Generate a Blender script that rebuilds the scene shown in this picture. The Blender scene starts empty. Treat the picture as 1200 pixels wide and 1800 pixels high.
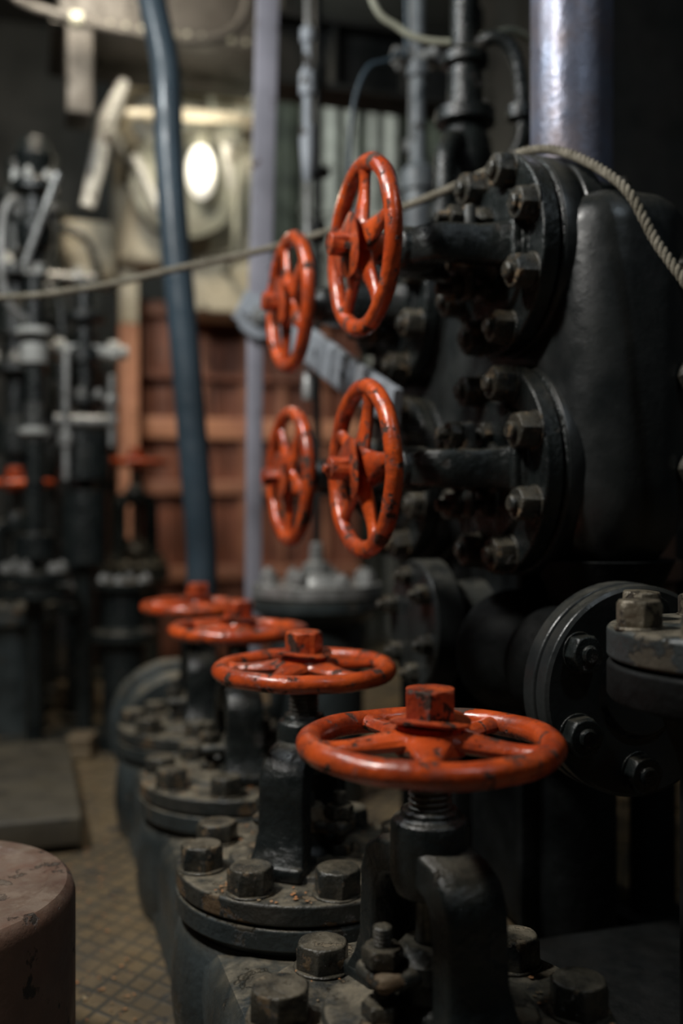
import bpy, bmesh, math, random
from mathutils import Vector, Matrix
random.seed(7)
S = bpy.context.scene
COL = S.collection
pi = math.pi

# ------------------------------------------------------------------ materials
def N(nt, t, **kw):
    n = nt.nodes.new(t)
    for k, v in kw.items():
        setattr(n, k, v)
    return n

def mat(name, c1, c2=None, scale=8, rough=.5, metal=0., chip=None, chip_lo=.58, chip_scale=22,
        dust=None, dust_amt=.7, bump=.25, bscale=90, coat=0., spec=.5, rvar=.15, grime=None):
    m = bpy.data.materials.new(name)
    m.use_nodes = True
    nt = m.node_tree
    L = nt.links.new
    bs = nt.nodes['Principled BSDF']
    bs.inputs['Metallic'].default_value = metal
    bs.inputs['Coat Weight'].default_value = coat
    bs.inputs['Coat Roughness'].default_value = .2
    bs.inputs['Specular IOR Level'].default_value = spec
    geo = N(nt, 'ShaderNodeNewGeometry')
    def noise(s, d=4, r=.55):
        n = N(nt, 'ShaderNodeTexNoise')
        n.inputs['Scale'].default_value = s
        n.inputs['Detail'].default_value = d
        n.inputs['Roughness'].default_value = r
        L(geo.outputs['Position'], n.inputs['Vector'])
        return n.outputs['Fac']
    def ramp(src, lo, hi, a=0., b=1.):
        n = N(nt, 'ShaderNodeMapRange')
        n.inputs[1].default_value = lo; n.inputs[2].default_value = hi
        n.inputs[3].default_value = a; n.inputs[4].default_value = b
        L(src, n.inputs[0]); return n.outputs[0]
    def mix(f, a, b):
        n = N(nt, 'ShaderNodeMix', data_type='RGBA')
        L(f, n.inputs['Factor'])
        for s, v in ((6, a), (7, b)):
            if isinstance(v, tuple): n.inputs[s].default_value = (*v, 1)
            else: L(v, n.inputs[s])
        return n.outputs[2]
    def fmath(op, a, b):
        n = N(nt, 'ShaderNodeMath', operation=op)
        for i, v in enumerate((a, b)):
            if isinstance(v, (int, float)): n.inputs[i].default_value = v
            else: L(v, n.inputs[i])
        return n.outputs[0]
    if c2 is None: c2 = tuple(x*.6 for x in c1)
    base = mix(ramp(noise(scale), .35, .65), c1, c2)
    r = ramp(noise(scale*3), .3, .7, max(.02, rough-rvar), min(1, rough+rvar))
    h = fmath('ADD', fmath('MULTIPLY', noise(bscale, 6, .6), .5), fmath('MULTIPLY', noise(bscale*.3, 3), .5))
    if grime:
        gf = fmath('MULTIPLY', ramp(noise(scale*2.2, 8, .65), .46, .66), .8)
        base = mix(gf, base, grime)
        r = fmath('MAXIMUM', r, fmath('MULTIPLY', gf, .65))
    if chip:
        cf = ramp(noise(chip_scale, 9, .62), chip_lo, chip_lo+.03)
        base = mix(cf, base, mix(noise(chip_scale*4), chip, tuple(x*.3 for x in chip)))
        r = fmath('MAXIMUM', r, fmath('MULTIPLY', cf, .75))
        h = fmath('SUBTRACT', h, fmath('MULTIPLY', cf, .6))
        if coat:
            L(fmath('MULTIPLY', fmath('SUBTRACT', 1., cf), coat), bs.inputs['Coat Weight'])
    if dust:
        sep = N(nt, 'ShaderNodeSeparateXYZ')
        L(geo.outputs['Normal'], sep.inputs[0])
        up = ramp(sep.outputs[2], .35, .98)
        df = fmath('MULTIPLY', fmath('MULTIPLY', up, ramp(noise(35, 8, .65), .36, .62)), dust_amt)
        base = mix(df, base, mix(noise(60), dust, tuple(x*.45 for x in dust)))
        r = fmath('MAXIMUM', r, fmath('MULTIPLY', df, .9))
    L(base, bs.inputs['Base Color'])
    L(r, bs.inputs['Roughness'])
    b = N(nt, 'ShaderNodeBump')
    b.inputs['Strength'].default_value = bump
    b.inputs['Distance'].default_value = .004
    L(h, b.inputs['Height'])
    L(b.outputs[0], bs.inputs['Normal'])
    return m

DUST = (.28, .235, .16)
M_or = mat('orange_enamel', (.74, .112, .020), (.46, .056, .013), 18, .22, chip=(.095, .045, .026), chip_lo=.575,
           chip_scale=52, coat=.45, bump=.7, bscale=90, grime=(.18, .034, .016))
M_or2 = mat('orange_enamel_worn', (.70, .115, .026), (.38, .052, .018), 28, .32, chip=(.085, .045, .028), chip_lo=.55,
            chip_scale=60, coat=.25, bump=.9, bscale=110, grime=(.14, .04, .022))
M_bk = mat('black_iron', (.008, .0105, .011), (.018, .022, .021), 22, .28, chip=(.05, .043, .033), chip_lo=.63,
           dust=(.18, .155, .11), dust_amt=.5, bump=.9, bscale=110)
M_bkdusty = mat('dusty_black_iron', (.022, .027, .026), (.052, .050, .043), 25, .40, chip=(.19, .12, .06), chip_lo=.57,
                dust=DUST, dust_amt=1., bump=1., bscale=110)
M_chest = mat('chest_black', (.014, .0165, .017), (.028, .031, .030), 9, .36, dust=(.15, .14, .11), dust_amt=.6,
              bump=.22, bscale=130)
M_void = mat('shade_black_iron', (.004, .005, .005), (.008, .009, .009), 12, .6, dust=(.02, .019, .017), dust_amt=.5, bump=1., bscale=60, spec=.2)  # near-black iron: the deep shade around the chest base is in the colour
M_nut = mat('greasy_nut', (.020, .023, .022), (.065, .058, .044), 60, .26, chip=(.26, .18, .10), chip_lo=.58,
            chip_scale=70, dust=DUST, dust_amt=.75, bump=1., bscale=140)
M_brass = mat('tarnished_pale_nut', (.21, .18, .13), (.10, .082, .055), 60, .36, metal=.3, chip=(.06, .045, .03), chip_lo=.54,
            chip_scale=60, dust=DUST, dust_amt=.5, bump=.9, bscale=120)
M_man = mat('manifold_grey', (.048, .060, .062), (.025, .031, .031), 14, .40, chip=(.09, .075, .05), chip_lo=.60,
            dust=DUST, dust_amt=.85, bump=.9, bscale=90)
M_steel = mat('dull_steel', (.40, .40, .39), (.19, .19, .18), 30, .34, metal=.3, dust=DUST, dust_amt=.3, bump=.3)
M_thread = mat('threaded_steel', (.16, .16, .145), (.06, .055, .045), 60, .38, metal=.6, bump=.3)
M_pipe = mat('galvanised_pipe', (.21, .24, .33), (.15, .16, .21), 7, .34, metal=.4, grime=(.18, .145, .15), bump=.35, bscale=150)
M_lilac = mat('lilac_grey_paint', (.33, .32, .37), (.24, .235, .27), 8, .5, chip=(.15, .11, .10), chip_lo=.64, bump=.2)
M_lever = mat('blue_grey_paint', (.36, .39, .43), (.26, .28, .31), 12, .45, chip=(.08, .07, .06), chip_lo=.60, bump=.2)
M_riser = mat('riser_grey_paint', (.16, .18, .19), (.09, .10, .11), 12, .45, chip=(.05, .045, .04), chip_lo=.6, bump=.2)
M_hose = mat('blue_grey_hose', (.050, .074, .095), (.034, .050, .063), 6, .34, bump=.2)
M_rope = mat('hemp_rope', (.27, .245, .195), (.16, .145, .11), 60, .9, bump=.8, bscale=400, spec=.1)
M_drum = mat('oxide_red_paint', (.165, .092, .062), (.10, .058, .042), 10, .5, chip=(.05, .038, .03), chip_lo=.585,
             dust=(.27, .20, .145), dust_amt=.8, bump=.8, bscale=60)
M_cream = mat('cream_paint', (.72, .66, .52), (.50, .45, .34), 5, .5, chip=(.12, .08, .05), chip_lo=.62, bump=.2)
M_grey = mat('duct_grey_paint', (.050, .045, .040), (.028, .026, .024), 5, .6, chip=(.02, .018, .015), chip_lo=.58, bump=.2)
M_lampback = mat('lamp_backplate_grey', (.30, .305, .25), (.20, .205, .165), 8, .5, grime=(.12, .11, .09), bump=.2)
M_salmon = mat('salmon_paint', (.70, .34, .20), (.48, .21, .13), 6, .5, chip=(.1, .05, .03), chip_lo=.64, bump=.2)
M_wood = mat('red_brown_wood', (.27, .10, .06), (.13, .05, .033), 7, .6, bump=.4)
M_wood2 = mat('worn_brown_wood', (.40, .18, .11), (.22, .09, .055), 7, .6, bump=.4)
M_green = mat('green_grey_sheet', (.15, .17, .13), (.04, .048, .04), 6, .6, grime=(.03, .034, .028), bump=.3)
M_white = mat('white_paint', (.55, .55, .52), (.33, .33, .31), 10, .42, chip=(.1, .08, .06), chip_lo=.6, bump=.2)
M_dark = mat('dark_steel', (.010, .012, .012), (.018, .018, .017), 6, .55, bump=.3, spec=.3)
M_plat = mat('tarnished_plate', (.10, .085, .058), (.055, .048, .036), 6, .5, chip=(.04, .035, .025), chip_lo=.58, bump=.4)
M_crate = mat('dusty_wood', (.21, .155, .09), (.11, .08, .05), 9, .7, bump=.5)
M_wall = mat('wall_paint', (.030, .030, .027), (.016, .017, .016), 2.5, .7, bump=.3)
M_ceil = mat('ceiling_paint', (.04, .037, .033), (.02, .02, .019), 2.5, .7, bump=.3)
M_tan = mat('tan_cable', (.36, .37, .29), (.25, .25, .19), 20, .6, bump=.2)
M_flake = mat('flake', (.5, .19, .06), (.28, .22, .13), 80, .6, bump=.2)

def floor_mat():
    m = mat('checker_plate_floor', (.24, .17, .09), (.115, .088, .056), 5, .34, chip=(.07, .055, .04), chip_lo=.60,
            chip_scale=18, bump=.5, bscale=60, grime=(.09, .073, .052))
    nt = m.node_tree; L = nt.links.new
    geo = [n for n in nt.nodes if n.bl_idname == 'ShaderNodeNewGeometry'][0]
    bs = nt.nodes['Principled BSDF']
    outs = []
    for a in (38, -38):
        mp = N(nt, 'ShaderNodeMapping'); mp.inputs['Rotation'].default_value[2] = math.radians(a)
        L(geo.outputs['Position'], mp.inputs['Vector'])
        w = N(nt, 'ShaderNodeTexWave'); w.inputs['Scale'].default_value = 11
        w.inputs['Distortion'].default_value = .1
        L(mp.outputs[0], w.inputs['Vector'])
        r = N(nt, 'ShaderNodeMapRange'); r.inputs[1].default_value = .84; r.inputs[2].default_value = .97
        L(w.outputs['Fac'], r.inputs[0]); outs.append(r.outputs[0])
    mx = N(nt, 'ShaderNodeMath', operation='MAXIMUM'); L(outs[0], mx.inputs[0]); L(outs[1], mx.inputs[1])
    nz = N(nt, 'ShaderNodeTexNoise'); nz.inputs['Scale'].default_value = 7; nz.inputs['Detail'].default_value = 6
    L(geo.outputs['Position'], nz.inputs['Vector'])
    nr = N(nt, 'ShaderNodeMapRange'); nr.inputs[1].default_value = .38; nr.inputs[2].default_value = .62
    nr.inputs[3].default_value = .35; nr.inputs[4].default_value = .8
    L(nz.outputs['Fac'], nr.inputs[0])
    old = bs.inputs['Base Color'].links[0].from_socket
    mul = N(nt, 'ShaderNodeMath', operation='MULTIPLY'); L(mx.outputs[0], mul.inputs[0]); L(nr.outputs[0], mul.inputs[1])
    mi = N(nt, 'ShaderNodeMix', data_type='RGBA')
    L(mul.outputs[0], mi.inputs['Factor']); L(old, mi.inputs[6]); mi.inputs[7].default_value = (.038, .044, .043, 1)
    L(mi.outputs[2], bs.inputs['Base Color'])
    ob = bs.inputs['Normal'].links[0].from_node
    b = N(nt, 'ShaderNodeBump'); b.inputs['Strength'].default_value = .6; b.inputs['Distance'].default_value = .002
    L(mul.outputs[0], b.inputs['Height']); L(ob.outputs[0], b.inputs['Normal']); L(b.outputs[0], bs.inputs['Normal'])
    return m
M_floor = floor_mat()

def emis(name, col, st):
    m = bpy.data.materials.new(name); m.use_nodes = True
    bs = m.node_tree.nodes['Principled BSDF']
    bs.inputs['Base Color'].default_value = (.9, .9, .85, 1)
    bs.inputs['Emission Color'].default_value = (*col, 1)
    bs.inputs['Emission Strength'].default_value = st
    return m
M_glow = emis('lamp_glass', (1, .93, .78), .75)

# ------------------------------------------------------------------ mesh building
class B:
    def __init__(s): s.bm = bmesh.new()
    def lathe(s, prof, seg=40, M=None, closed=False):
        M = M or Matrix(); bm = s.bm; rings = []
        for r, z in prof:
            if r < 1e-6: rings.append([bm.verts.new(M @ Vector((0, 0, z)))])
            else: rings.append([bm.verts.new(M @ Vector((r*math.cos(2*pi*i/seg), r*math.sin(2*pi*i/seg), z))) for i in range(seg)])
        pairs = list(zip(rings, rings[1:]))
        if closed: pairs.append((rings[-1], rings[0]))
        for a, b in pairs:
            for i in range(seg):
                j = (i+1) % seg
                if len(a) == 1 and len(b) == 1: continue
                if len(a) == 1: f = [a[0], b[i], b[j]]
                elif len(b) == 1: f = [a[i], a[j], b[0]]
                else: f = [a[i], a[j], b[j], b[i]]
                bm.faces.new(f)
        return s
    def cyl(s, r, z0, z1, seg=32, M=None, ch=.0015):
        return s.lathe([(0, z0), (r-ch, z0), (r, z0+ch), (r, z1-ch), (r-ch, z1), (0, z1)], seg, M)
    def hexn(s, r, z0, z1, M=None, ch=.14, sharp=.96, top=.86):
        h = z1-z0
        M = M or Matrix(); bm = s.bm
        def ring(rr, z, hx):
            out = []
            for i in range(24):
                a = 2*pi*i/24
                k = math.cos(pi/6)/math.cos(((a) % (pi/3))-pi/6)
                k = 1+(k-1)*sharp
                out.append(bm.verts.new(M @ Vector((rr*math.cos(a)*(k if hx else 1), rr*math.sin(a)*(k if hx else 1), z))))
            return out
        rs = [ring(r*.86, z0, False), ring(r, z0+h*ch*.4, True), ring(r, z1-h*ch, True), ring(r*top, z1, False), ring(r*.4, z1+h*.04, False)]
        for a, b in zip(rs, rs[1:]):
            for i in range(24):
                j = (i+1) % 24
                bm.faces.new([a[i], a[j], b[j], b[i]])
        bm.faces.new(rs[-1]); bm.faces.new(rs[0][::-1])
        return s
    def box(s, x0, x1, y0, y1, z0, z1, M=None, bev=0, seg=3):
        M = M or Matrix()
        r = bmesh.ops.create_cube(s.bm, size=1, matrix=Matrix.Translation(((x0+x1)/2, (y0+y1)/2, (z0+z1)/2)) @ Matrix.Diagonal((x1-x0, y1-y0, z1-z0, 1)))
        vs = r['verts']
        if bev:
            es = list({e for v in vs for e in v.link_edges})
            g = bmesh.ops.bevel(s.bm, geom=es, offset=bev, segments=seg, affect='EDGES', profile=.5)
            vs = list({v for f in g['faces'] for v in f.verts} | {v for v in vs if v.is_valid})
        for v in vs: v.co = M @ v.co
        return s
    def slab(s, x0, x1, y0, y1, zr, rc, k=10):
        rings = []
        for z, ins in zr:
            pts = []
            a0, a1, b0, b1 = x0+ins, x1-ins, y0+ins, y1-ins
            r = max(.004, rc-ins)
            for cx, cy, st in ((a1-r, b1-r, 0), (a0+r, b1-r, pi/2), (a0+r, b0+r, pi), (a1-r, b0+r, 1.5*pi)):
                for i in range(k+1):
                    a = st+pi/2*i/k
                    pts.append(s.bm.verts.new((cx+r*math.cos(a), cy+r*math.sin(a), z)))
            rings.append(pts)
        m = len(rings[0])
        for p, q in zip(rings, rings[1:]):
            for i in range(m):
                j = (i+1) % m
                s.bm.faces.new([p[i], p[j], q[j], q[i]])
        s.bm.faces.new(rings[0][::-1]); s.bm.faces.new(rings[-1])
        return s
    def sweep(s, pts, rad, seg=10, up=None, shape='round', M=None, cap=True):
        M = M or Matrix(); pts = [Vector(p) for p in pts]; n = len(pts)
        if not isinstance(rad, list): rad = [rad]*n
        rad = [r if isinstance(r, tuple) else (r, r) for r in rad]
        T = []
        for i in range(n):
            a = pts[max(0, i-1)]; b = pts[min(n-1, i+1)]
            T.append((b-a).normalized())
        if up is None:
            u = Vector((0, 0, 1)) if abs(T[0].z) < .9 else Vector((1, 0, 0))
            par = True
        else: u = Vector(up); par = False
        if shape == 'round': sec = [(math.cos(2*pi*k/seg), math.sin(2*pi*k/seg)) for k in range(seg)]
        else:
            q = .82
            sec = [(1, -q), (1, q), (q, 1), (-q, 1), (-1, q), (-1, -q), (-q, -1), (q, -1)]
        rings = []
        for i in range(n):
            sd = T[i].cross(u)
            if sd.length < 1e-5: sd = T[i].cross(Vector((0, 1, 0)))
            sd.normalize(); uu = sd.cross(T[i]).normalized()
            if par: u = uu
            rings.append([s.bm.verts.new(M @ (pts[i]+sd*(a*rad[i][0])+uu*(b*rad[i][1]))) for a, b in sec])
        m = len(sec)
        for a, b in zip(rings, rings[1:]):
            for i in range(m):
                j = (i+1) % m
                s.bm.faces.new([a[i], a[j], b[j], b[i]])
        if cap:
            s.bm.faces.new(rings[0][::-1]); s.bm.faces.new(rings[-1])
        return s
    def obj(s, name, mt, parent=None, M=None, label=None, cat=None, bev=0, kind=None, group=None, angle=35):
        bmesh.ops.recalc_face_normals(s.bm, faces=s.bm.faces[:])
        me = bpy.data.meshes.new(name); s.bm.to_mesh(me); s.bm.free()
        for p in me.polygons: p.use_smooth = True
        me.set_sharp_from_angle(angle=math.radians(angle))
        me.materials.append(mt)
        o = bpy.data.objects.new(name, me); COL.objects.link(o)
        if parent: o.parent = parent
        if M is not None: o.matrix_basis = M
        if label: o['label'] = label
        if cat: o['category'] = cat
        if kind: o['kind'] = kind
        if group: o['group'] = group
        if bev:
            md = o.modifiers.new('Bevel', 'BEVEL'); md.width = bev; md.segments = 2; md.limit_method = 'ANGLE'
            md.angle_limit = math.radians(40)
        return o

def T(x, y, z): return Matrix.Translation((x, y, z))
def RZ(a): return Matrix.Rotation(a, 4, 'Z')
def RX(a): return Matrix.Rotation(a, 4, 'X')
def RY(a): return Matrix.Rotation(a, 4, 'Y')

def spline(pts, k=8):
    P = [Vector(p) for p in pts]; P = [2*P[0]-P[1]]+P+[2*P[-1]-P[-2]]
    out = []
    for i in range(1, len(P)-2):
        for j in range(k):
            t = j/k
            out.append(.5*((2*P[i])+(-P[i-1]+P[i+1])*t+(2*P[i-1]-5*P[i]+4*P[i+1]-P[i+2])*t*t+(-P[i-1]+3*P[i]-3*P[i+1]+P[i+2])*t**3))
    out.append(P[-2]); return out

def thing(name, label, cat, M=None, group=None):
    e = bpy.data.objects.new(name, None); COL.objects.link(e)
    e.empty_display_size = .03
    if M is not None: e.matrix_basis = M
    e['label'] = label; e['category'] = cat
    if group: e['group'] = group
    return e

def dup(o, parent, M):
    c = o.copy(); COL.objects.link(c); c.parent = parent; c.matrix_basis = M
    return c

def nut_ring(parent, n, R, off, z, r, h, stud=.012, mt=None, name='flange_nut'):
    b = B(); b.hexn(r, 0, h)
    if stud:
        zz = h; pr = [(0, h*.5), (r*.5, h*.5)]
        while zz < h+stud:
            pr += [(r*.5, zz), (r*.44, zz+.0012)]; zz += .0024
        pr += [(r*.36, zz), (0, zz)]
        b.lathe(pr, 16)
    b.lathe([(0, -.001), (r*1.06, -.001), (r*1.06, .0015), (0, .0015)], 20)
    first = None
    for i in range(n):
        a = off+2*pi*i/n
        M = T(R*math.cos(a), R*math.sin(a), z) @ RZ(random.uniform(0, 1.0)) @ RX(random.uniform(-.04, .04))
        M = M @ Matrix.Diagonal((random.uniform(.92, 1.05), random.uniform(.92, 1.05), random.uniform(.82, 1.2), 1))
        if first is None: first = b.obj(name, mt or M_nut, parent, M, bev=.001)
        else: dup(first, parent, M)

def handwheel(parent, z, rot, mt, nut_r=.0205, nut_h=.023, wash=.030, hubz=.014, R=.0905, tr=.0100, nsp=5, tilt=(0, 0), nut_rot=.3, stub=False, hubr=.030):
    b = B()
    seg = 90
    prof = [(R+tr*math.cos(t), tr*.95*math.sin(t)) for t in [2*pi*i/16 for i in range(16)]]
    b.lathe(prof, seg, closed=True)
    for v in b.bm.verts:
        a = math.atan2(v.co.y, v.co.x)
        v.co.z += .0008*math.sin(2*a+rot*5)+.0003*math.sin(9*a)
    b.lathe([(0, -.018), (.018, -.018), (.021, -.012), (hubr+.001, hubz-.018), (hubr, hubz-.010), (hubr*.86, hubz-.002), (hubr*.8, hubz), (0, hubz)], 36)
    for i in range(nsp):
        a = 2*pi*i/nsp
        pts = []; rd = []
        for t in [j/9 for j in range(10)]:
            rr = .015+(R-.015)*t
            zz = (hubz-.009)*(1-t)**1.3 - .002*math.sin(pi*t)
            pts.append((rr*math.cos(a), rr*math.sin(a), zz))
            w = .0150*(1-t)**2+.0068+.0065*max(0, t-.7)*3.3*.6
            rd.append((w, .0058+.003*(1-t)**2+.002*max(0, t-.8)*5))
        b.sweep(pts, rd, 12, up=(0, 0, 1))
    M = T(0, 0, z) @ RX(tilt[0]) @ RY(tilt[1]) @ RZ(rot)
    w = b.obj('handwheel', mt, parent, M)
    b = B()
    b.lathe([(0, hubz), (wash, hubz+.001), (wash+.0006, hubz+.003), (wash-.006, hubz+.0042), (0, hubz+.005)], 36)
    for v in b.bm.verts:
        v.co.z += .0022*math.sin(2*math.atan2(v.co.y, v.co.x)+1)*(v.co.xy.length/wash)**2+.0014
    b.obj('washer', M_or2, w)
    b = B(); b.hexn(nut_r, hubz+.004, hubz+.004+nut_h, ch=.08, sharp=1., top=.9)
    if stub: b.lathe([(0, hubz), (nut_r*.42, hubz), (nut_r*.42, hubz+.004+nut_h*1.25), (nut_r*.3, hubz+.004+nut_h*1.32), (0, hubz+.004+nut_h*1.32)], 18)
    b.obj('hub_nut', M_or2, w, RZ(nut_rot), bev=.0008, angle=28)
    return w

def thread(r, z0, z1, p=.0042):
    pr = [(0, z0)]; z = z0
    while z < z1:
        pr += [(r*.84, z), (r, z+p*.35), (r, z+p*.5), (r*.84, z+p*.85)]; z += p
    pr.append((0, z)); return pr

def valve(name, label, M, zw=.203, boss=(.108, .148), bossr=.030, fr=.138, br=.112, nr=.0235, nh=.024, leg=.052,
          legw=(.026, .0135), yaw=0, wheel_rot=0, group=None, mt=None, under=.13, n=8, off=pi/8, wheelkw={}, flmat=None, neck=.1, nstud=0):
    e = thing(name, label, 'valve', M, group)
    fl = flmat or M_bkdusty
    b = B()
    b.lathe([(0, -.021), (fr-.002, -.021), (fr, -.019), (fr, -.002), (fr-.002, 0), (.082, 0), (.079, .006), (.055, .009), (0, .009)], 80)
    b.obj('bonnet_flange', fl, e, bev=.001)
    b = B()
    b.lathe([(0, -under), (neck, -under), (neck, max(-.06, -under+.001)), (fr-.008, -.047), (fr, -.044), (fr, -.025), (fr-.003, -.023), (0, -.023)], 80)
    b.obj('body', fl if flmat else M_man, e, bev=.001)
    nut_ring(e, n, br, off, .0005, nr, nh, nstud)
    b = B()
    b.lathe([(0, .005), (.036, .005), (.034, .012), (.027, .018), (.025, .034), (.027, .036), (0, .036)], 32)
    b.obj('stuffing_box', M_bk, e, bev=.001)
    Ry = RZ(yaw)
    b = B()
    b.lathe([(.012, .034), (.029, .034), (.029, .046), (.020, .056), (.012, .056)], 28, closed=True)
    b.box(-.021, .021, -.055, .055, .032, .046, bev=.007)
    b.obj('gland', M_bkdusty, e, Ry, bev=.0012)
    for sy in (-1, 1):
        b = B()
        b.lathe(thread(.0072, .002, .074, .0028), 14, T(0, sy*.041, 0))
        b.hexn(.0155, .047, .060, T(0, sy*.041, 0))
        b.hexn(.0155, .008, .020, T(0, sy*.041, 0))
        b.obj('gland_bolt', M_nut, e, Ry)
    b = B()
    z0, z1 = boss
    for sx in (-1, 1):
        pts = [Vector(p) for p in [(sx*(leg+.014), 0, .004), (sx*(leg+.006), 0, .022), (sx*(leg+.001), 0, .042), (sx*leg, 0, z0-.030), (sx*(leg-.001), 0, z0-.016),
               (sx*(leg-.007), 0, z0-.003), (sx*(leg-.018), 0, z0+.004), (sx*.010, 0, z0+.010)]]
        rings = []
        for i, p in enumerate(pts):
            a = pts[max(0, i-1)]; c = pts[min(len(pts)-1, i+1)]
            t = (c-a).normalized(); nn = Vector((t.z, 0, -t.x))
            w = legw[0]*[1.22, 1.08, 1.0, .98, .98, .97, .94, .9][i]
            th = legw[1]*[1.3, 1.12, 1.02, 1.02, 1.12, 1.25, 1.15, 1.0][i]
            q = .76
            sec = [(1, -q), (1, q), (q, 1), (-q, 1), (-1, q), (-1, -q), (-q, -1), (q, -1)]
            rings.append([b.bm.verts.new(p+Vector((0, 1, 0))*w*u+nn*th*v) for u, v in sec])
        for r0, r1 in zip(rings, rings[1:]):
            for i in range(8):
                j = (i+1) % 8
                b.bm.faces.new([r0[i], r0[j], r1[j], r1[i]])
        b.bm.faces.new(rings[0]); b.bm.faces.new(rings[-1])
        b.box(sx*(leg+.008)-.024, sx*(leg+.008)+.024, -legw[0]*1.2, legw[0]*1.2, .0, .016, bev=.005)
    b.lathe([(0, z0-.016), (bossr*.85, z0-.016), (bossr, z0-.004), (bossr, z1-.006), (bossr*.93, z1), (bossr*.74, z1+.001), (bossr*.72, z1+.007), (0, z1+.007)], 40)
    b.obj('yoke', mt or M_bk, e, Ry, bev=.002, angle=36)
    b = B(); b.lathe([(0, .03), (.011, .03), (.011, z0), (0, z0)], 20); b.lathe(thread(.0165, z0, zw-.014, .0046), 28)
    b.obj('stem', M_thread, e)
    handwheel(e, zw, wheel_rot, M_or, **wheelkw)
    return e

# ------------------------------------------------------------------ room
def wallbox(name, x0, x1, y0, y1, z0, z1, mt):
    b = B(); b.box(x0, x1, y0, y1, z0, z1)
    o = b.obj(name, mt); o['kind'] = 'structure'; return o
wallbox('floor', -1.4, 2.6, -1.4, 4.2, -.08, 0, M_floor)
wallbox('ceiling', -1.4, 2.6, -1.4, 4.2, 2.5, 2.58, M_ceil)
wallbox('wall_back', -1.4, 2.6, 4.2, 4.28, -.08, 2.58, M_wall)
wallbox('wall_front', -1.4, 2.6, -1.48, -1.4, -.08, 2.58, M_wall)
wallbox('wall_left', -1.48, -1.4, -1.48, 4.28, -.08, 2.58, M_wall)
wallbox('wall_right', 2.6, 2.68, -1.48, 4.28, -.08, 2.58, M_wall)

# ------------------------------------------------------------------ manifold and the row of upright valves
VX = .287
VY = [.69, 1.045, 1.40, 1.755]
b = B()
b.slab(.160, .414, .40, 1.95, [(0, .0), (.016, 0), (.026, .006), (.080, .003), (.105, .006), (.120, .018), (.1265, .045)], .12, 14)
for y in VY:
    b.lathe([(0, .0), (.136, 0), (.140, .018), (.143, .045), (.1425, .075), (.140, .100), (.135, .118), (.128, .1275), (0, .1275)], 80, T(VX, y, 0))
b.lathe([(0, 0), (.105, 0), (.105, .03), (.112, .04), (.128, .045), (.128, .07), (.124, .074), (.124, .078), (.128, .08), (.128, .10), (.124, .103), (.05, .103), (.045, .11), (0, .11)], 56, T(VX-.01, 1.90, .129) @ RX(-pi/2))
b.obj('valve_manifold', M_man, label='long grey cast-iron manifold on the floor under the row of valves', cat='manifold', bev=.002)

yaws = [math.radians(-80), math.radians(52), math.radians(-92), math.radians(88)]
tl = [(.0, .0), (.012, -.01), (-.01, .015), (0, .01)]
labs = ['valve with glossy chipped orange handwheel and thick threaded stem',
        'orange-wheeled floor valve with a wide black angular yoke',
        'orange-wheeled floor valve with worn rim, third along the manifold',
        'orange-wheeled floor valve at the far end of the manifold']
for i, y in enumerate(VY):
    valve('gate_valve', labs[i], T(VX, y, .18), yaw=yaws[i], wheel_rot=[.55, .2, .9, 1.3][i], group='row of valves on the floor manifold',
          off=pi/8+[0.12, .42, .05, .2][i], under=.052, neck=.129,
          wheelkw=dict(tilt=tl[i], nut_rot=[.12, -.2, .1, .2][i]-[.55, .2, .9, 1.3][i]))

# ------------------------------------------------------------------ chest with four side valves
ch = thing('valve_chest', 'large black rounded cast-iron valve chest with four side valves', 'valve chest', T(.645, 1.27, 0))
CM = T(-.645, -1.27, 0)
b = B()
pr = [(.480, .066), (.482, .058), (.488, .046), (.498, .034), (.512, .022), (.532, .011), (.558, .003), (.585, 0), (.862, 0), (.878, .004), (.891, .012), (.900, .024), (.905, .038), (.907, .055)]
b.slab(.549, .706, .908, 1.62, pr, .062, 16)
FRS = {.602: .122, .85: .115}
for z in (.602, .85):
    f = FRS[z]
    for y in (1.052, 1.377):
        b.lathe([(0, 0), (f, 0), (f+.001, .003), (f+.001, .024), (f-.001, .027), (f-.002, .030), (f+.002, .033), (f+.002, .052), (f-.004, .060), (0, .060)], 80, T(.545, y, z) @ RY(pi/2))
b.obj('chest_body', M_chest, ch, CM, bev=.0015)
for z, y in ((.60, .915), (.70, .915), (.82, .915)):
    B().hexn(.017, 0, .018).cyl(.009, 0, .026, 12).obj('chest_nut', M_nut, ch, CM @ T(.680, y, z) @ RX(pi/2) @ RY(.3), bev=.001)
b = B()
b.box(.60, .70, 1.05, 1.58, 0, .52, bev=.04, seg=4)
for y in (1.10, 1.30, 1.50): b.box(.575, .605, y-.008, y+.008, .02, .50, bev=.003)
b.lathe([(0, 0), (.08, 0), (.066, .03), (.05, .08), (0, .08)], 32, T(.63, 1.0, .50) @ RX(pi))
b.obj('pedestal', M_void, ch, CM, bev=.0015)
b = B()
b.lathe([(0, 0), (.070, 0), (.058, .04), (.054, .09), (.064, .12), (.064, .135), (.052, .14), (.06, .19), (.075, .24), (0, .24)], 48, T(.565, .86, .384) @ RX(-pi/2))
b.obj('elbow_pipe', M_void, ch, CM, bev=.0015)
MV = Matrix(((0, 0, -1, 0), (-1, 0, 0, 0), (0, 1, 0, 0), (0, 0, 0, 1)))
k = 0
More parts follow.
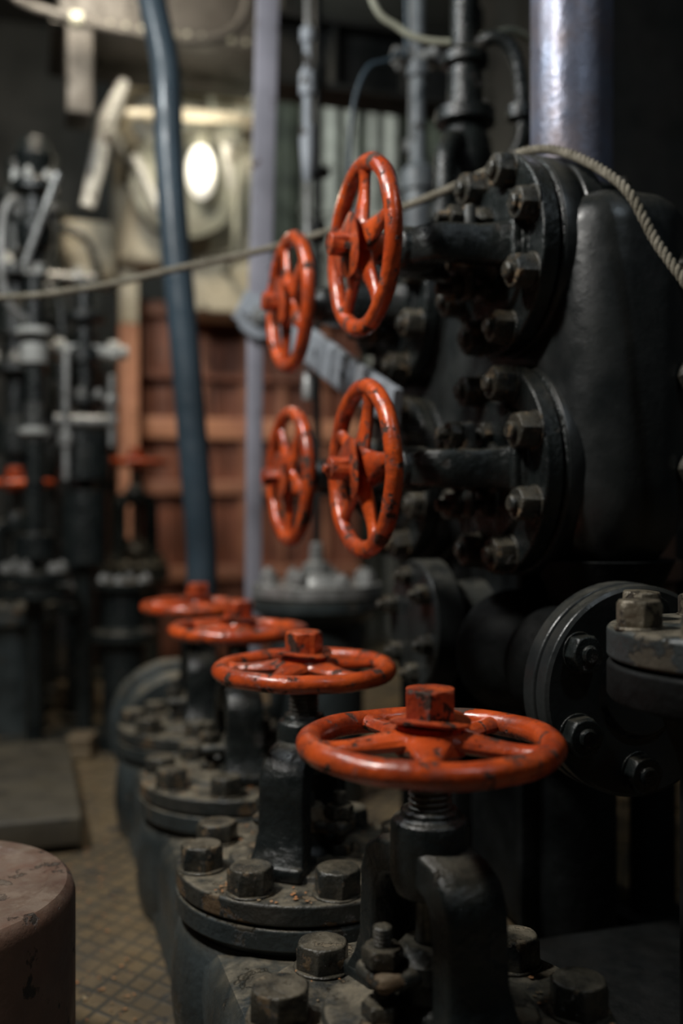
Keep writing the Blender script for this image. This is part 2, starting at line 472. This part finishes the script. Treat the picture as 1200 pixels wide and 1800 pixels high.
for y in (1.052, 1.377):
    for z in (.85, .602):
        f = FRS[z]
        valve('side_valve', ['upper side valve with chipped orange upright handwheel and black arm',
              'lower side valve with glossy orange upright handwheel on the chest',
              'side valve with orange upright wheel beside the rope',
              'side valve with dull orange wheel above a grey flange cover'][k],
              T(.519, y, z) @ MV, zw=.162, boss=(.096, .122), bossr=.026, fr=f, br=f-.019, nr=.0205, nh=.022, leg=.045,
              legw=(.021, .0115), yaw=0, wheel_rot=[.25, .1, .6, .9][k], group='upright valves on the chest', under=.026, neck=.09,
              flmat=M_bk, nstud=.007, wheelkw=dict(nut_r=.0135, nut_h=.022, wash=.035, tr=.0100, nut_rot=.2+k*.3, stub=(k == 1), hubr=.024, tilt=(0, .035)))
        k += 1

e = thing('pipe_flange', 'round black blind flange with hex nuts under the chest', 'flange', T(.555, .86, .384) @ RX(pi/2))
B().lathe([(0, 0), (.100, 0), (.102, .002), (.102, .020), (.099, .022), (0, .022)], 64).obj('flange_disc', M_chest, e, bev=.001)
B().lathe([(0, .022), (.098, .022), (.101, .025), (.101, .040), (.097, .043), (.045, .043), (.04, .05), (0, .05)], 64).obj('flange_cover', M_chest, e, bev=.001)
nut_ring(e, 6, .076, .5, .043, .0185, .018, .004, mt=M_bk)

e = thing('side_flange', 'round black flange cover low on the chest pedestal', 'flange', T(.602, 1.264, .40) @ RY(-pi/2))
B().lathe([(0, 0), (.06, 0), (.055, .05), (.085, .062), (.088, .066), (.088, .10), (.084, .103), (.03, .103), (0, .108)], 56).obj('flange_disc', M_chest, e, bev=.001)
nut_ring(e, 6, .066, .2, .103, .014, .015, .008)

e = thing('flanged_column', 'dark grey flanged pipe column with pale rusty hex nuts on top', 'flanged pipe', T(.524, .63, 0))
B().lathe([(0, 0), (.09, 0), (.09, .02), (.050, .03), (.050, .36), (.065, .40), (.103, .412), (.105, .415), (.105, .438), (.103, .440), (0, .440)], 72).obj('column_body', M_void, e, bev=.001)
B().lathe([(0, .443), (.103, .443), (.105, .445), (.105, .465), (.102, .468), (.05, .468), (.048, .474), (0, .476)], 72).obj('top_flange', M_man, e, bev=.001)
nut_ring(e, 8, .086, pi*.93, .468, .018, .019, 0, mt=M_brass)

e = thing('flange_cover', 'grey flanged cover ringed with nuts below the rear wheels', 'flange', T(.53, 1.84, 0))
B().lathe([(0, 0), (.09, 0), (.09, .34), (.12, .36), (.125, .365), (.125, .385), (0, .387)], 56).obj('cover_body', M_man, e, bev=.001)
B().lathe([(0, .39), (.124, .39), (.124, .412), (.06, .412), (.055, .425), (.03, .43), (.026, .45), (.014, .455), (.012, .49), (0, .492)], 56).obj('cover_plate', M_steel, e, bev=.001)
nut_ring(e, 8, .1, .2, .412, .016, .02, .006, mt=M_steel)

e = thing('steel_pipe', 'thick vertical galvanised steel pipe standing on the chest', 'pipe', T(.648, 1.10, .885))
B().lathe([(0, 0), (.056, 0), (.056, .03), (.072, .036), (.074, .04), (.074, .056), (.071, .058), (0, .058)], 56).obj('pipe_flange', M_bk, e, bev=.001)
B().lathe([(0, .058), (.054, .058), (.054, .068), (.0505, .070), (.0505, 1.615), (0, 1.615)], 64).obj('pipe_tube', M_pipe, e)
nut_ring(e, 6, .063, .3, .058, .009, .011, .004)

e = thing('pipe_stack', 'black valve body and pipe standing on the chest', 'pipe', T(.640, 1.40, .89))
B().lathe([(0, 0), (.055, 0), (.055, .03), (.034, .036), (.03, .09), (.045, .10), (.045, .125), (.032, .13), (.036, .17), (.044, .20), (.036, .235),
           (.030, .25), (.046, .255), (.046, .275), (.028, .28), (.026, .34), (.036, .345), (.036, .36), (.022, .37), (.020, 1.61), (0, 1.61)], 40).obj('stack_body', M_bk, e, bev=.001)
b = B(); b.sweep(spline([(0, 0, .20), (-.02, -.02, .22), (-.045, -.04, .205), (-.055, -.05, .16), (-.055, -.05, .02)], 6), .016, 12)
b.lathe([(0, 0), (.024, 0), (.024, .02), (0, .02)], 16, T(-.055, -.05, .09)); b.lathe([(0, 0), (.024, 0), (.024, .02), (0, .02)], 16, T(-.055, -.05, .018)); b.obj('branch_pipe', M_bk, e)
b = B(); b.sweep(spline([(0, 0, .36), (.03, -.03, .38), (.06, -.04, .36), (.075, -.04, .30), (.075, -.03, .22), (.03, 0, .17)], 6), .011, 12)
b.lathe([(0, 0), (.02, 0), (.02, .018), (0, .018)], 16, T(.075, -.035, .26)); b.obj('bypass_pipe', M_bk, e)
nut_ring(e, 6, .037, .1, .125, .007, .010, .004)
e = thing('grey_riser', 'grey riser pipe with couplings behind the chest', 'pipe', T(.715, 1.78, 0))
B().lathe([(0, 0), (.03, 0), (.03, .9), (.036, .905), (.036, .94), (.029, .945), (.029, 1.16), (.036, 1.165), (.036, 1.2), (.016, 1.22), (.014, 1.38),
           (.022, 1.385), (.022, 1.41), (.014, 1.415), (.012, 2.5), (0, 2.5)], 28).obj('riser_tube', M_riser, e)
b = B(); b.cyl(.011, -.05, .05, 16, T(0, 0, 1.42) @ RX(pi/2) @ RY(.5)); b.hexn(.018, .03, .05, T(0, 0, 1.42) @ RY(pi/2)); b.hexn(.018, -.05, -.03, T(0, 0, 1.42) @ RY(pi/2)); b.cyl(.010, -.05, .05, 16, T(0, 0, 1.42) @ RY(pi/2))
b.obj('tap', M_steel, e)
def fit(z0, z1, r0, items):
    p = [(0, z0), (r0, z0)]
    for z, h, r in items: p += [(r0, z), (r, z+.003), (r, z+h-.003), (r0, z+h)]
    return p+[(r0, z1), (0, z1)]
def stack(x, y, prof, mt, lab, seg=24, cat='pipe', name='pipe_column'):
    e = thing(name, lab, cat, T(x, y, 0))
    B().lathe(prof, seg).obj('column_tube', mt, e, bev=.001)
    return e
e = stack(.83, 1.80, fit(0, 2.5, .022, [(0, .02, .05), (1.0, .04, .035), (1.22, .06, .045), (1.32, .02, .05), (1.5, .04, .03)]), M_bk, 'black riser pipe with fittings behind the chest', name='riser_pipe')
nut_ring(e, 6, .038, .2, 1.34, .008, .01, .004)
stack(.775, 1.95, fit(0, 2.5, .012, [(0, .02, .03), (1.1, .04, .022), (1.30, .03, .022), (1.52, .03, .02)]), M_riser, 'thin grey riser pipe behind the chest', name='riser_pipe')
stack(.62, 2.15, fit(0, 2.5, .010, [(0, .02, .03), (1.15, .05, .022), (1.30, .02, .03), (1.5, .05, .02)]), M_dark, 'thin dark riser pipe with valve nuts', name='riser_pipe')
e = stack(.86, 1.50, fit(0, 2.5, .03, [(0, .02, .06), (.9, .04, .05), (1.05, .10, .048), (1.18, .02, .06), (1.21, .02, .06), (1.36, .05, .045)]), M_bk, 'black pipe with paired flanges next to the steel pipe', name='riser_pipe')
nut_ring(e, 6, .048, .2, 1.23, .009, .012, .006)

# ------------------------------------------------------------------ rope
rp = spline([(-1.37, 2.2, 1.0), (-.7, 1.95, .905), (-.094, 1.707, .894), (.088, 1.629, .906), (.213, 1.558, .9276), (.341, 1.486, .951), (.427, 1.354, .958), (.483, 1.232, .960),
             (.528, 1.115, .966), (.547, 1.055, .9735), (.567, .988, .957), (.585, .895, .893), (.605, .862, .826), (.63, .815, .74), (.66, .78, .60), (.69, .755, .3), (.70, .75, .01)], 24)
Ln = [0]
for a, c in zip(rp, rp[1:]): Ln.append(Ln[-1]+(c-a).length)
tot = Ln[-1]; stp = .0028; b = B()
cur = 0; center = []; j = 0
while cur < tot:
    while Ln[j+1] < cur: j += 1
    t = (cur-Ln[j])/(Ln[j+1]-Ln[j]); center.append(rp[j].lerp(rp[j+1], t)); cur += stp
for s_ in range(3):
    pts = []
    for i, c in enumerate(center):
        t = (center[min(i+1, len(center)-1)]-center[max(0, i-1)]).normalized()
        u = t.cross(Vector((0, .3, 1))).normalized(); v = t.cross(u)
        a = 2*pi*(i*stp/.024+s_/3)
        pts.append(c+(u*math.cos(a)+v*math.sin(a))*.0029)
    b.sweep(pts, .0030, 6)
b.obj('rope', M_rope, label='twisted natural hemp rope slung across the room and over the chest', cat='rope', angle=80)

# ------------------------------------------------------------------ hose, strap, lever, rods
hp = [(.17, 2.45), (.187, 1.80), (.227, 1.552), (.255, 1.407), (.261, 1.24), (.273, 1.061), (.291, .861), (.307, .66), (.320, .493), (.322, .36), (.322, .15), (.322, .0)]
pts = [(x*1.08, 2.17-.3*x, max(0, .56+(z-.56)*1.08) if z > 0 else 0) for x, z in hp]
pts[0] = (pts[0][0], pts[0][1], 2.5)
sp = spline(pts, 8)
B().sweep(sp, [.029+.004*min(1, i/len(sp)) for i in range(len(sp))], 24).obj('curved_hose', M_hose, label='thick blue-grey curved pipe hanging from ceiling to floor', cat='hose', angle=60)

q = 1.16
def zz(z): return .56+(z-.56)*q
e = thing('hanger_linkage', 'lilac-grey flat steel hanger bar with pivoted blue-grey lever', 'linkage', T(.44, 1.96, 0))
b = B(); b.sweep([(.055, 0, 2.5), (.022, 0, zz(1.45)), (.004, 0, zz(.87))], (.023, .007), shape='rect', up=(0, 1, 0)); b.obj('hanger_bar', M_lilac, e, bev=.001)
b = B(); b.sweep([(-.003, .004, zz(.90)), (-.007, .004, zz(.40)), (-.012, .004, .0)], (.0157, .009), shape='rect', up=(0, 1, 0)); b.obj('lower_rod', M_lilac, e, bev=.001)
b = B()
b.sweep([(-.040, -.016, zz(.905)), (.02, -.018, zz(.880)), (.062, -.026, zz(.862))], [(.031, .008), (.034, .008), (.028, .008)], shape='rect', up=(0, 1, 0))
b.cyl(.044, 0, .016, 32, T(0, -.008, zz(.885)) @ RX(pi/2))
b.sweep([(.050, -.012, .918), (.046, -.25, .842), (.030, -.50, .762), (.028, -.72, .690)], [(.007, .032), (.007, .032), (.007, .030), (.007, .026)], shape='rect', up=(0, 0, 1))
b.obj('lever', M_lever, e, bev=.001)
b = B(); b.hexn(.020, .0, .018, T(0, -.023, zz(.885)) @ RX(pi/2)); b.cyl(.010, 0, .03, 16, T(0, -.023, zz(.885)) @ RX(pi/2)); b.obj('pivot_bolt', M_steel, e)
for (x, y, z) in ((.0355, -.30, .826), (.021, -.50, .762)):
    B().lathe([(0, 0), (.009, 0), (.008, .005), (0, .006)], 16, T(x+.004, y, z) @ RY(-pi/2)).obj('rivet', M_dark, e)

e = thing('tension_rod', 'thin steel rod with a turnbuckle hanging from above', 'rod', T(.523, 1.88, 0))
B().lathe([(0, zz(.74)), (.010, zz(.74)), (.010, zz(.78)), (.006, zz(.785)), (.006, 2.5), (0, 2.5)], 16).obj('rod_shaft', M_steel, e)
B().lathe([(0, zz(1.10)), (.008, zz(1.11)), (.011, zz(1.13)), (.015, zz(1.17)), (.015, zz(1.20)), (.009, zz(1.205)), (.009, zz(1.25)), (.016, zz(1.255)), (.016, zz(1.29)), (.008, zz(1.30)), (.008, zz(1.34)), (.014, zz(1.345)), (.014, zz(1.365)), (.006, zz(1.37)), (0, zz(1.37))], 20).obj('turnbuckle', M_lever, e, bev=.001)

cp = spline([(.47, 1.5, 2.5), (.475, 1.50, 1.75), (.515, 1.50, 1.40), (.568, 1.49, 1.323), (.630, 1.465, 1.299), (.695, 1.44, 1.308), (.745, 1.44, 1.322), (.79, 1.455, 1.31), (.835, 1.48, 1.27)], 8)
B().sweep(cp, .0060, 10).obj('tan_cable', M_tan, label='tan cable sagging from the ceiling to a black riser pipe', cat='cable', angle=60)
cp = spline([(.60, 1.70, 2.5), (.66, 1.70, 1.50), (.64, 1.70, 1.385), (.585, 1.70, 1.35), (.556, 1.70, 1.26), (.556, 1.70, 1.10), (.60, 1.66, .96), (.62, 1.60, .905)], 8)
B().sweep(cp, .0045, 8).obj('black_cable', M_hose, label='thin dark looped cable behind the upper wheels', cat='cable', angle=60)

# ------------------------------------------------------------------ drum, platform, blocks
e = thing('steel_drum', 'squat oxide-red painted steel drum on the floor', 'drum', T(-.106, .985, 0))
b = B().lathe([(0, 0), (.150, 0), (.150, .03), (.1515, .035), (.150, .04), (.150, .195), (.147, .205), (.142, .2095), (.125, .2105), (.121, .208), (0, .208)], 72)
b.obj('drum_body', M_drum, e)
b = B(); b.box(-.42, .085, 1.66, 2.22, .012, .060, bev=.006); b.box(-.38, .04, 1.70, 1.76, 0, .02); b.box(-.38, .04, 2.1, 2.16, 0, .02)
b.obj('platform_slab', M_plat, label='low weathered rectangular platform slab on the floor', cat='platform', bev=.002)
for (x, y, w, d, h, r) in ((.13, 2.87, .10, .09, .07, .2), (.115, 2.30, .06, .08, .05, -.3), (.30, 2.72, .16, .10, .10, .05), (.25, 2.58, .10, .08, .08, .4)):
    b = B(); b.box(-w/2, w/2, -d/2, d/2, 0, h*.47, bev=.004); b.box(-w/2+.004, w/2-.002, -d/2+.003, d/2, h*.5, h, bev=.004); b.box(-w/2+.01, w/2-.01, -d/2+.01, d/2-.01, h*.4, h*.6)
    b.obj('wooden_block', M_crate, None, T(x, y, 0) @ RZ(r), label='rough dusty wooden block lying on the floor', cat='block', group='blocks on the floor', bev=.002)

b = B()
def flake(x, y, z, s):
    a = random.uniform(0, 6.3)
    vs = [b.bm.verts.new((x+s*random.uniform(.5, 1)*math.cos(a+t), y+s*random.uniform(.5, 1)*math.sin(a+t), z+random.uniform(.0005, .0018))) for t in (0, 1.3, 2.6, 3.9, 5.1)]
    b.bm.faces.new(vs)
for _ in range(560):
    v = random.choice(VY[:3]); a = random.uniform(0, 6.28); r = random.uniform(.085, .134)
    flake(VX+r*math.cos(a), v+r*math.sin(a), .1805, random.uniform(.0006, .0036))
for _ in range(200):
    flake(random.uniform(.03, .13), random.uniform(1.1, 2.2), .0008, random.uniform(.001, .004))
b.obj('paint_flakes', M_flake, label='scattered orange paint flakes and grit on flanges and floor', cat='debris', kind='stuff')

# ------------------------------------------------------------------ background: far valves
for (x, y, z, lab, wr) in ((.305, 3.0, .39, 'small dark valve with a flat orange handwheel beside the wooden locker', .2),
                       (-.03, 2.62, .317, 'small dark valve with orange wheel among black pipes', .8)):
    valve('gate_valve', lab, T(x, y, z), zw=.30, boss=(.19, .225), fr=.10, br=.08, nr=.015, yaw=.4, wheel_rot=wr, under=z, n=6, neck=.075)

e = stack(.015, 2.36, fit(0, 1.15, .020, [(0.0, .03, .09), (.35, .03, .08), (.385, .03, .08), (.44, .06, .045)]), M_bk, 'black lower pipe column with a pale flanged upper stem')
B().lathe(fit(.56, 1.15, .013, [(.70, .10, .020), (.72, .02, .034), (.88, .05, .030), (.945, .02, .040), (1.08, .03, .024)]), 24).obj('pale_stem', M_white, e, bev=.001)
B().lathe([(0, 0), (.03, 0), (.04, .02), (.04, .06), (.025, .07), (.025, .12), (.05, .13), (.05, .15), (.03, .17), (.045, .21), (.03, .25), (0, .26)], 24, T(0, 0, 1.14)).obj('valve_head', M_bk, e, bev=.001)
b = B(); b.sweep(spline([(0, 0, 1.22), (-.05, -.03, 1.24), (-.07, -.03, 1.16), (-.06, -.03, 1.02), (0, 0, .97)], 6), .009, 10); b.sweep([(-.02, -.04, 1.10), (.05, -.06, 1.30)], .008, 8); b.obj('lever_rods', M_steel, e)
nut_ring(e, 6, .042, .2, 1.29, .010, .02, .006, mt=M_white)  # white nut colour stands in for bright metal highlights
nut_ring(e, 6, .062, .2, .415, .013, .016, .006, mt=M_steel)
e = stack(.13, 2.45, fit(0, 1.10, .020, [(0.0, .03, .08), (.42, .18, .055), (.62, .12, .062), (.80, .02, .05), (.90, .04, .035), (1.0, .02, .05)]), M_bk, 'black pipe column with bulging valve body')
b = B(); b.cyl(.016, -.08, .10, 20, T(0, 0, .93) @ RY(pi/2)); b.hexn(.028, -.07, -.045, T(0, 0, .93) @ RY(pi/2)); b.hexn(.028, .055, .08, T(0, 0, .93) @ RY(pi/2)); b.obj('cross_pipe', M_white, e)
b = B(); b.cyl(.008, .62, .92, 16, T(-.045, -.07, 0)); b.cyl(.008, .70, .87, 16, T(.06, -.05, 0)); b.hexn(.017, .80, .82, T(.06, -.05, 0)); b.hexn(.017, .7, .73, T(-.045, -.07, 0)); b.cyl(.014, -.07, .07, 16, T(.0, -.05, .76) @ RY(pi/2)); b.obj('tie_bolts', M_steel, e)
nut_ring(e, 6, .04, .3, .82, .010, .014, .006, mt=M_steel)
e = stack(-.03, 2.86, fit(0, 1.5, .03, [(.0, .03, .1), (.7, .10, .06), (.92, .03, .08), (1.02, .12, .055), (1.18, .03, .085), (1.24, .10, .05), (1.38, .03, .06)]), M_bk, 'tall black valve column with stacked flanges')
nut_ring(e, 6, .065, .2, 1.21, .014, .02, .01, mt=M_white)  # nuts whitened as painted-in metal highlights
nut_ring(e, 6, .06, .5, .95, .014, .02, .01, mt=M_steel)
b = B()
b.lathe([(0, -.03), (.03, -.03), (.055, 0), (.03, .03), (0, .03)], 20, T(.02, -.04, 1.36) @ RX(pi/2)); b.sweep(spline([(.0, 0, 1.1), (.08, -.02, 1.16), (.12, -.02, 1.10), (.12, -.02, .95), (.12, -.02, .8), (.06, -.01, .74), (0, 0, .74)], 6), .014, 10)
b.obj('bypass_pipe', M_bk, e)
e = stack(.17, 3.35, fit(0, 1.12, .05, [(.0, .03, .1), (.4, .2, .09), (.75, .03, .1), (.80, .03, .1), (.95, .06, .07)]), M_bk, 'dark vertical pipe beside the orange-wheeled valve')
nut_ring(e, 6, .085, .2, .83, .014, .02, .01, mt=M_steel)
e = stack(.07, 3.08, fit(0, 1.6, .018, [(.0, .03, .06), (.8, .05, .04), (1.1, .04, .05), (1.2, .08, .035), (1.42, .03, .05)]), M_bk, 'slim black pipe column with couplings')
b = B(); b.cyl(.012, -.12, .12, 16, T(0, -.03, 1.24) @ RY(pi/2)); b.hexn(.03, .06, .09, T(0, -.03, 1.24) @ RY(pi/2)); b.obj('cross_pipe', M_steel, e)
b = B(); b.sweep(spline([(0, 0, 1.0), (.07, -.03, 1.02), (.12, -.03, 1.1), (.12, -.03, 1.3), (.06, -.02, 1.38), (0, 0, 1.38)], 6), .011, 10); b.obj('bypass_pipe', M_bk, e)
e = stack(.12, 2.69, fit(0, .78, .024, [(0, .02, .04), (.28, .03, .05), (.32, .03, .05), (.45, .10, .04), (.66, .02, .05), (.70, .05, .035)]), M_bk, 'short black pipe column with bolted flange pair')
nut_ring(e, 6, .038, .1, .35, .009, .012, .005, mt=M_steel)
e = thing('pipe_stub', 'short black flanged pipe stub on the floor', 'pipe', T(.215, 2.36, 0))
B().lathe([(0, 0), (.06, 0), (.05, .02), (.05, .24), (.075, .25), (.075, .27), (.05, .28), (.045, .36), (.065, .37), (.065, .385), (0, .39)], 36).obj('stub_body', M_bk, e, bev=.001)
nut_ring(e, 6, .052, .2, .385, .010, .012, .004, mt=M_steel)

# wooden locker with salmon frame
e = thing('wooden_locker', 'red-brown boarded locker with salmon painted rails', 'locker', T(0, 3.5, 0))
b = B()
for i in range(10):
    b.box(.345+i*.083, .345+i*.083+.079, 0, .03, .02, 1.26, bev=.004)
b.box(.34, 1.17, .03, .32, 0, 1.27)
b.obj('locker_body', M_wood, e)
for z, h, m_ in ((.30, .05, M_wood2), (.60, .05, M_wood2), (.795, .075, M_salmon), (1.0, .025, M_wood), (1.22, .05, M_wood2)):
    b = B(); b.box(.34, 1.17, -.035, -.001, z, z+h, bev=.004); b.obj('rail', m_, e)
for x in (.58, .72, .86, 1.02):
    b = B(); b.box(x, x+.03, -.02, -.0005, .355, 1.215, bev=.003); b.obj('batten', M_wood2, e)
e = thing('painted_post', 'slim post painted salmon below and cream above', 'post', T(.318, 3.36, 0))
b = B(); b.box(-.032, .032, -.032, .032, 0, 1.16, bev=.005); b.box(-.05, .05, -.05, .05, 0, .02, bev=.004); b.obj('lower_post', M_salmon, e)
b = B(); b.box(-.030, .030, -.030, .030, 1.16, 1.345, bev=.005); b.obj('upper_post', M_cream, e)

e = thing('cream_housing', 'cream painted machine housing with round port above the locker', 'machine housing', T(0, 3.25, 0))
b = B(); b.box(.27, .76, 0, .2, 1.345, 1.98, bev=.03); b.box(.50, .76, -.0, .2, 1.20, 1.40, bev=.012); b.box(.10, .27, .0, .18, 1.28, 1.47, bev=.02); b.box(.35, .39, .08, .12, 1.95, 2.5); b.box(.6, .64, .08, .12, 1.95, 2.5)
b.box(.56, .58, -.012, .01, 1.38, 1.9, bev=.003); b.box(.27, .76, -.012, .01, 1.9, 1.92, bev=.003)
b.obj('housing_body', M_cream, e, bev=.002)
b = B(); b.lathe([(.075+.014*math.cos(t), .014*math.sin(t)) for t in [2*pi*i/10 for i in range(10)]], 40, T(.40, -.01, 1.80) @ RX(pi/2), closed=True)
b.cyl(.07, 0, .012, 32, T(.40, .0, 1.80) @ RX(pi/2)); b.obj('port_ring', M_white, e)
b = B(); b.sweep([(.27, -.28, 1.80), (.22, -.3, 1.68), (.165, -.3, 1.42)], [.016, .027, .02], 16); b.obj('handle_bar', M_white, e)
b = B(); b.sweep([(.22, -.3, 1.68), (.25, -.2, 1.67), (.30, .01, 1.66)], .014, 12); b.obj('handle_bracket', M_white, e)
b = B(); b.sweep([(.66, -.03, 1.48), (.58, -.24, 1.66), (.72, -.03, 1.80)], .016, 10); b.obj('brace', M_white, e)
b = B(); b.sweep([(.28, .0, 1.72), (.28, -.25, 1.72), (.45, -.27, 1.73), (.66, -.25, 1.75), (.68, .0, 1.75)], (.022, .012), shape='rect', up=(0, 0, 1)); b.obj('front_strap', M_cream, e, bev=.002)
b = B(); b.sweep(spline([(.31, .0, 1.62), (.31, -.22, 1.60), (.36, -.24, 1.48), (.42, -.22, 1.40), (.46, .0, 1.38)], 6), .013, 10); b.obj('feed_pipe', M_white, e)
b = B(); b.sweep(spline([(.60, .0, 1.82), (.60, -.18, 1.80), (.63, -.2, 1.70), (.62, -.2, 1.50), (.62, -.18, 1.36), (.62, .0, 1.33)], 6), .011, 10); b.obj('feed_pipe', M_lampback, e)

e = thing('bulkhead_lamp', 'glowing oval glass lamp on a round grey backplate', 'lamp', T(.47, 3.13, 1.57))
B().lathe([(0, -.115), (.15, -.115), (.172, 0), (.168, .012), (.14, .018), (.13, .006), (0, .006)], 48, RX(pi/2)).obj('backplate', M_lampback, e, bev=.001)
b = B(); b.lathe([(0, -.088)]+[(.045*math.cos(t), .084*math.sin(t)) for t in [-.5*pi*.9+pi*.9*i/12 for i in range(13)]]+[(0, .086)], 28, T(.04, -.075, .02)); b.obj('lamp_globe', M_glow, e, angle=80)
b = B(); b.cyl(.035, 0, .06, 20, T(.04, -.06, .095)); b.cyl(.015, 0, .07, 12, T(.04, -.01, .135) @ RX(pi/2)); b.obj('lamp_socket', M_lampback, e)

e = thing('overhead_duct', 'grey-brown riveted ventilation duct under the ceiling', 'duct', T(0, 2.8, 0))
b = B(); b.box(.08, .66, 0, .34, 1.88, 2.2, bev=.01); b.box(.06, .68, -.012, .35, 1.865, 1.895, bev=.003); b.box(.2, .26, .1, .16, 2.19, 2.5); b.box(.5, .56, .1, .16, 2.19, 2.5)
b.box(.10, .17, -.03, .1, 1.62, 1.87, bev=.006); b.box(.30, .34, -.04, .0, 1.88, 2.15, bev=.004)
b.obj('duct_body', M_grey, e)
fr = None
for i in range(14):
    M = T(.09+i*.042, -.012, 1.88) @ RX(pi/2)
    if fr is None: fr = B().lathe([(0, 0), (.007, 0), (.006, .005), (0, .007)], 10).obj('rivet', M_lampback, e, M)
    else: dup(fr, e, M)
e = thing('ceiling_conduit', 'dark conduit with clamps running below the duct', 'conduit', T(0, 2.66, 0))
b = B(); b.sweep(spline([(-.12, 0, 2.5), (-.10, 0, 2.0), (-.04, 0, 1.86), (.10, 0, 1.82), (.35, 0, 1.80), (.52, 0, 1.84), (.58, 0, 2.0), (.60, 0, 2.5)], 8), .013, 12); b.obj('conduit_tube', M_grey, e)
for x, z in ((.12, 1.817), (.36, 1.80)):
    b = B(); b.cyl(.020, -.015, .015, 16, T(x, 0, z) @ RY(pi/2)); b.obj('clamp', M_lampback, e)

b = B()
n = 80; vs0 = []; vs1 = []
for i in range(n+1):
    x = .75+i*(1.3/n); y = .012*math.sin(i*1.2)
    vs0.append(b.bm.verts.new((x, y, 0))); vs1.append(b.bm.verts.new((x, y, 2.5)))
for i in range(n): b.bm.faces.new([vs0[i], vs0[i+1], vs1[i+1], vs1[i]])
b.obj('corrugated_sheet', M_green, None, T(0, 4.1, 0), label='grimy green-grey corrugated metal sheet against the rear wall', cat='metal sheet', angle=80)
for x, r in ((1.09, .022), (1.185, .032), (1.275, .026), (1.37, .02), (1.45, .03)):
    e = thing('pale_pipe', 'pale vertical pipe against the corrugated sheet', 'pipe', T(x, 3.92, 0), 'pale pipes')
    B().lathe(fit(0, 2.5, r, [(1.3, .04, r*1.35), (1.75, .04, r*1.35)]), 18).obj('tube', M_white, e)

e = thing('ceiling_beam', 'dark steel beam crossing under the ceiling', 'beam', T(0, 2.5, 0))
b = B(); b.box(.56, 2.6, -.06, .06, 1.63, 1.645); b.box(.56, 2.6, -.006, .006, 1.63, 1.81); b.box(.56, 2.6, -.06, .06, 1.80, 1.815); b.box(.62, .66, -.03, .03, 1.81, 2.5); b.box(1.2, 1.24, -.03, .03, 1.81, 2.5)
for i in range(6): b.box(.75+i*.2, .76+i*.2, -.05, .05, 1.64, 1.805)
b.obj('beam_section', M_dark, e)

e = thing('dark_backdrop', 'tall added shade-dark cabinet behind the chest', 'backdrop', T(1.10, 1.9, 0))  # dark block added to keep the area behind the chest black
b = B(); b.box(0, .7, 0, .5, 0, 2.2, bev=.03); b.box(-.02, .3, -.05, .0, .4, 1.1, bev=.01); b.obj('backdrop_body', M_dark, e)
b = B(); b.box(.02, .28, -.07, -.05, .44, 1.06, bev=.005); b.obj('backdrop_panel', M_bk, e)
e = thing('brown_pipe', 'pipe with a rust-brown painted top and shade-black lower tube beside the chest', 'pipe', T(.80, 1.15, 0))
B().lathe(fit(0, .44, .03, [(0, .02, .05)]), 20).obj('lower_tube', M_void, e)  # lower tube coloured near-black in place of shade
B().lathe(fit(.44, .62, .03, [(.46, .03, .04)]), 20).obj('upper_tube', M_drum, e)
e = thing('floor_filler', 'added shade-black low tank on the floor under the chest', 'filler', T(.57, .89, 0))  # black filler added to cover the floor where only darkness shows
b = B(); b.slab(-.12, .6, -.10, .13, [(0, .01), (.01, 0), (.055, 0), (.065, .004), (.070, .012)], .03, 8); b.box(-.05, .4, -.106, -.095, .02, .03, bev=.002)
b.obj('filler_body', M_void, e, bev=.001)
B().cyl(.03, .070, .085, 24, T(.3, 0, 0)).hexn(.016, .085, .10, T(.3, 0, 0)).obj('filler_cap', M_void, e)

# ------------------------------------------------------------------ lights
def area(name, loc, tgt, size, power, col, sy=None):
    l = bpy.data.lights.new(name, 'AREA'); l.energy = power; l.size = size; l.color = col
    if sy: l.shape = 'RECTANGLE'; l.size_y = sy
    o = bpy.data.objects.new(name, l); COL.objects.link(o); o.location = loc
    o.rotation_euler = (Vector(tgt)-Vector(loc)).to_track_quat('-Z', 'Y').to_euler()
    return o
area('key_light', (-.50, .80, 1.75), (.35, 1.05, .4), .14, 17.5, (1, .97, .92))
area('left_back_light', (-.45, 1.45, 1.75), (.5, 2.0, .75), .2, 9, (.92, .98, 1))
area('background_fill', (.05, 2.35, 2.0), (.4, 3.3, 1.2), .25, 15, (1, .88, .70))  # unseen area lamp added overhead to brighten the background
area('rear_light', (1.0, 3.1, 2.3), (1.05, 4.0, 1.6), .3, 6, (.92, 1, .92))
area('side_light', (.75, -.2, 2.1), (.6, 1.1, .7), .12, 2.8, (.78, .9, 1))
pl = bpy.data.lights.new('lamp_light', 'POINT'); pl.energy = 1.6; pl.color = (1, .89, .70); pl.shadow_soft_size = .03
po = bpy.data.objects.new('lamp_light', pl); COL.objects.link(po); po.location = (.505, 2.96, 1.60)
w = bpy.data.worlds.new('World'); S.world = w; w.use_nodes = True
w.node_tree.nodes['Background'].inputs[0].default_value = (.35, .6, .62, 1)
w.node_tree.nodes['Background'].inputs[1].default_value = .01

# ------------------------------------------------------------------ camera
cam = bpy.data.cameras.new('camera'); co = bpy.data.objects.new('camera', cam); COL.objects.link(co)
cam.sensor_fit = 'VERTICAL'; cam.sensor_height = 36; cam.sensor_width = 24; cam.lens = 35
cam.shift_y = -.0056; cam.clip_start = .02
co.location = (0, 0, .56); co.rotation_euler = (pi/2, 0, -math.radians(17.5))
cam.dof.use_dof = True; cam.dof.focus_distance = .86; cam.dof.aperture_fstop = 2.2
S.camera = co
S.view_settings.view_transform = 'Standard'
S.view_settings.exposure = 0
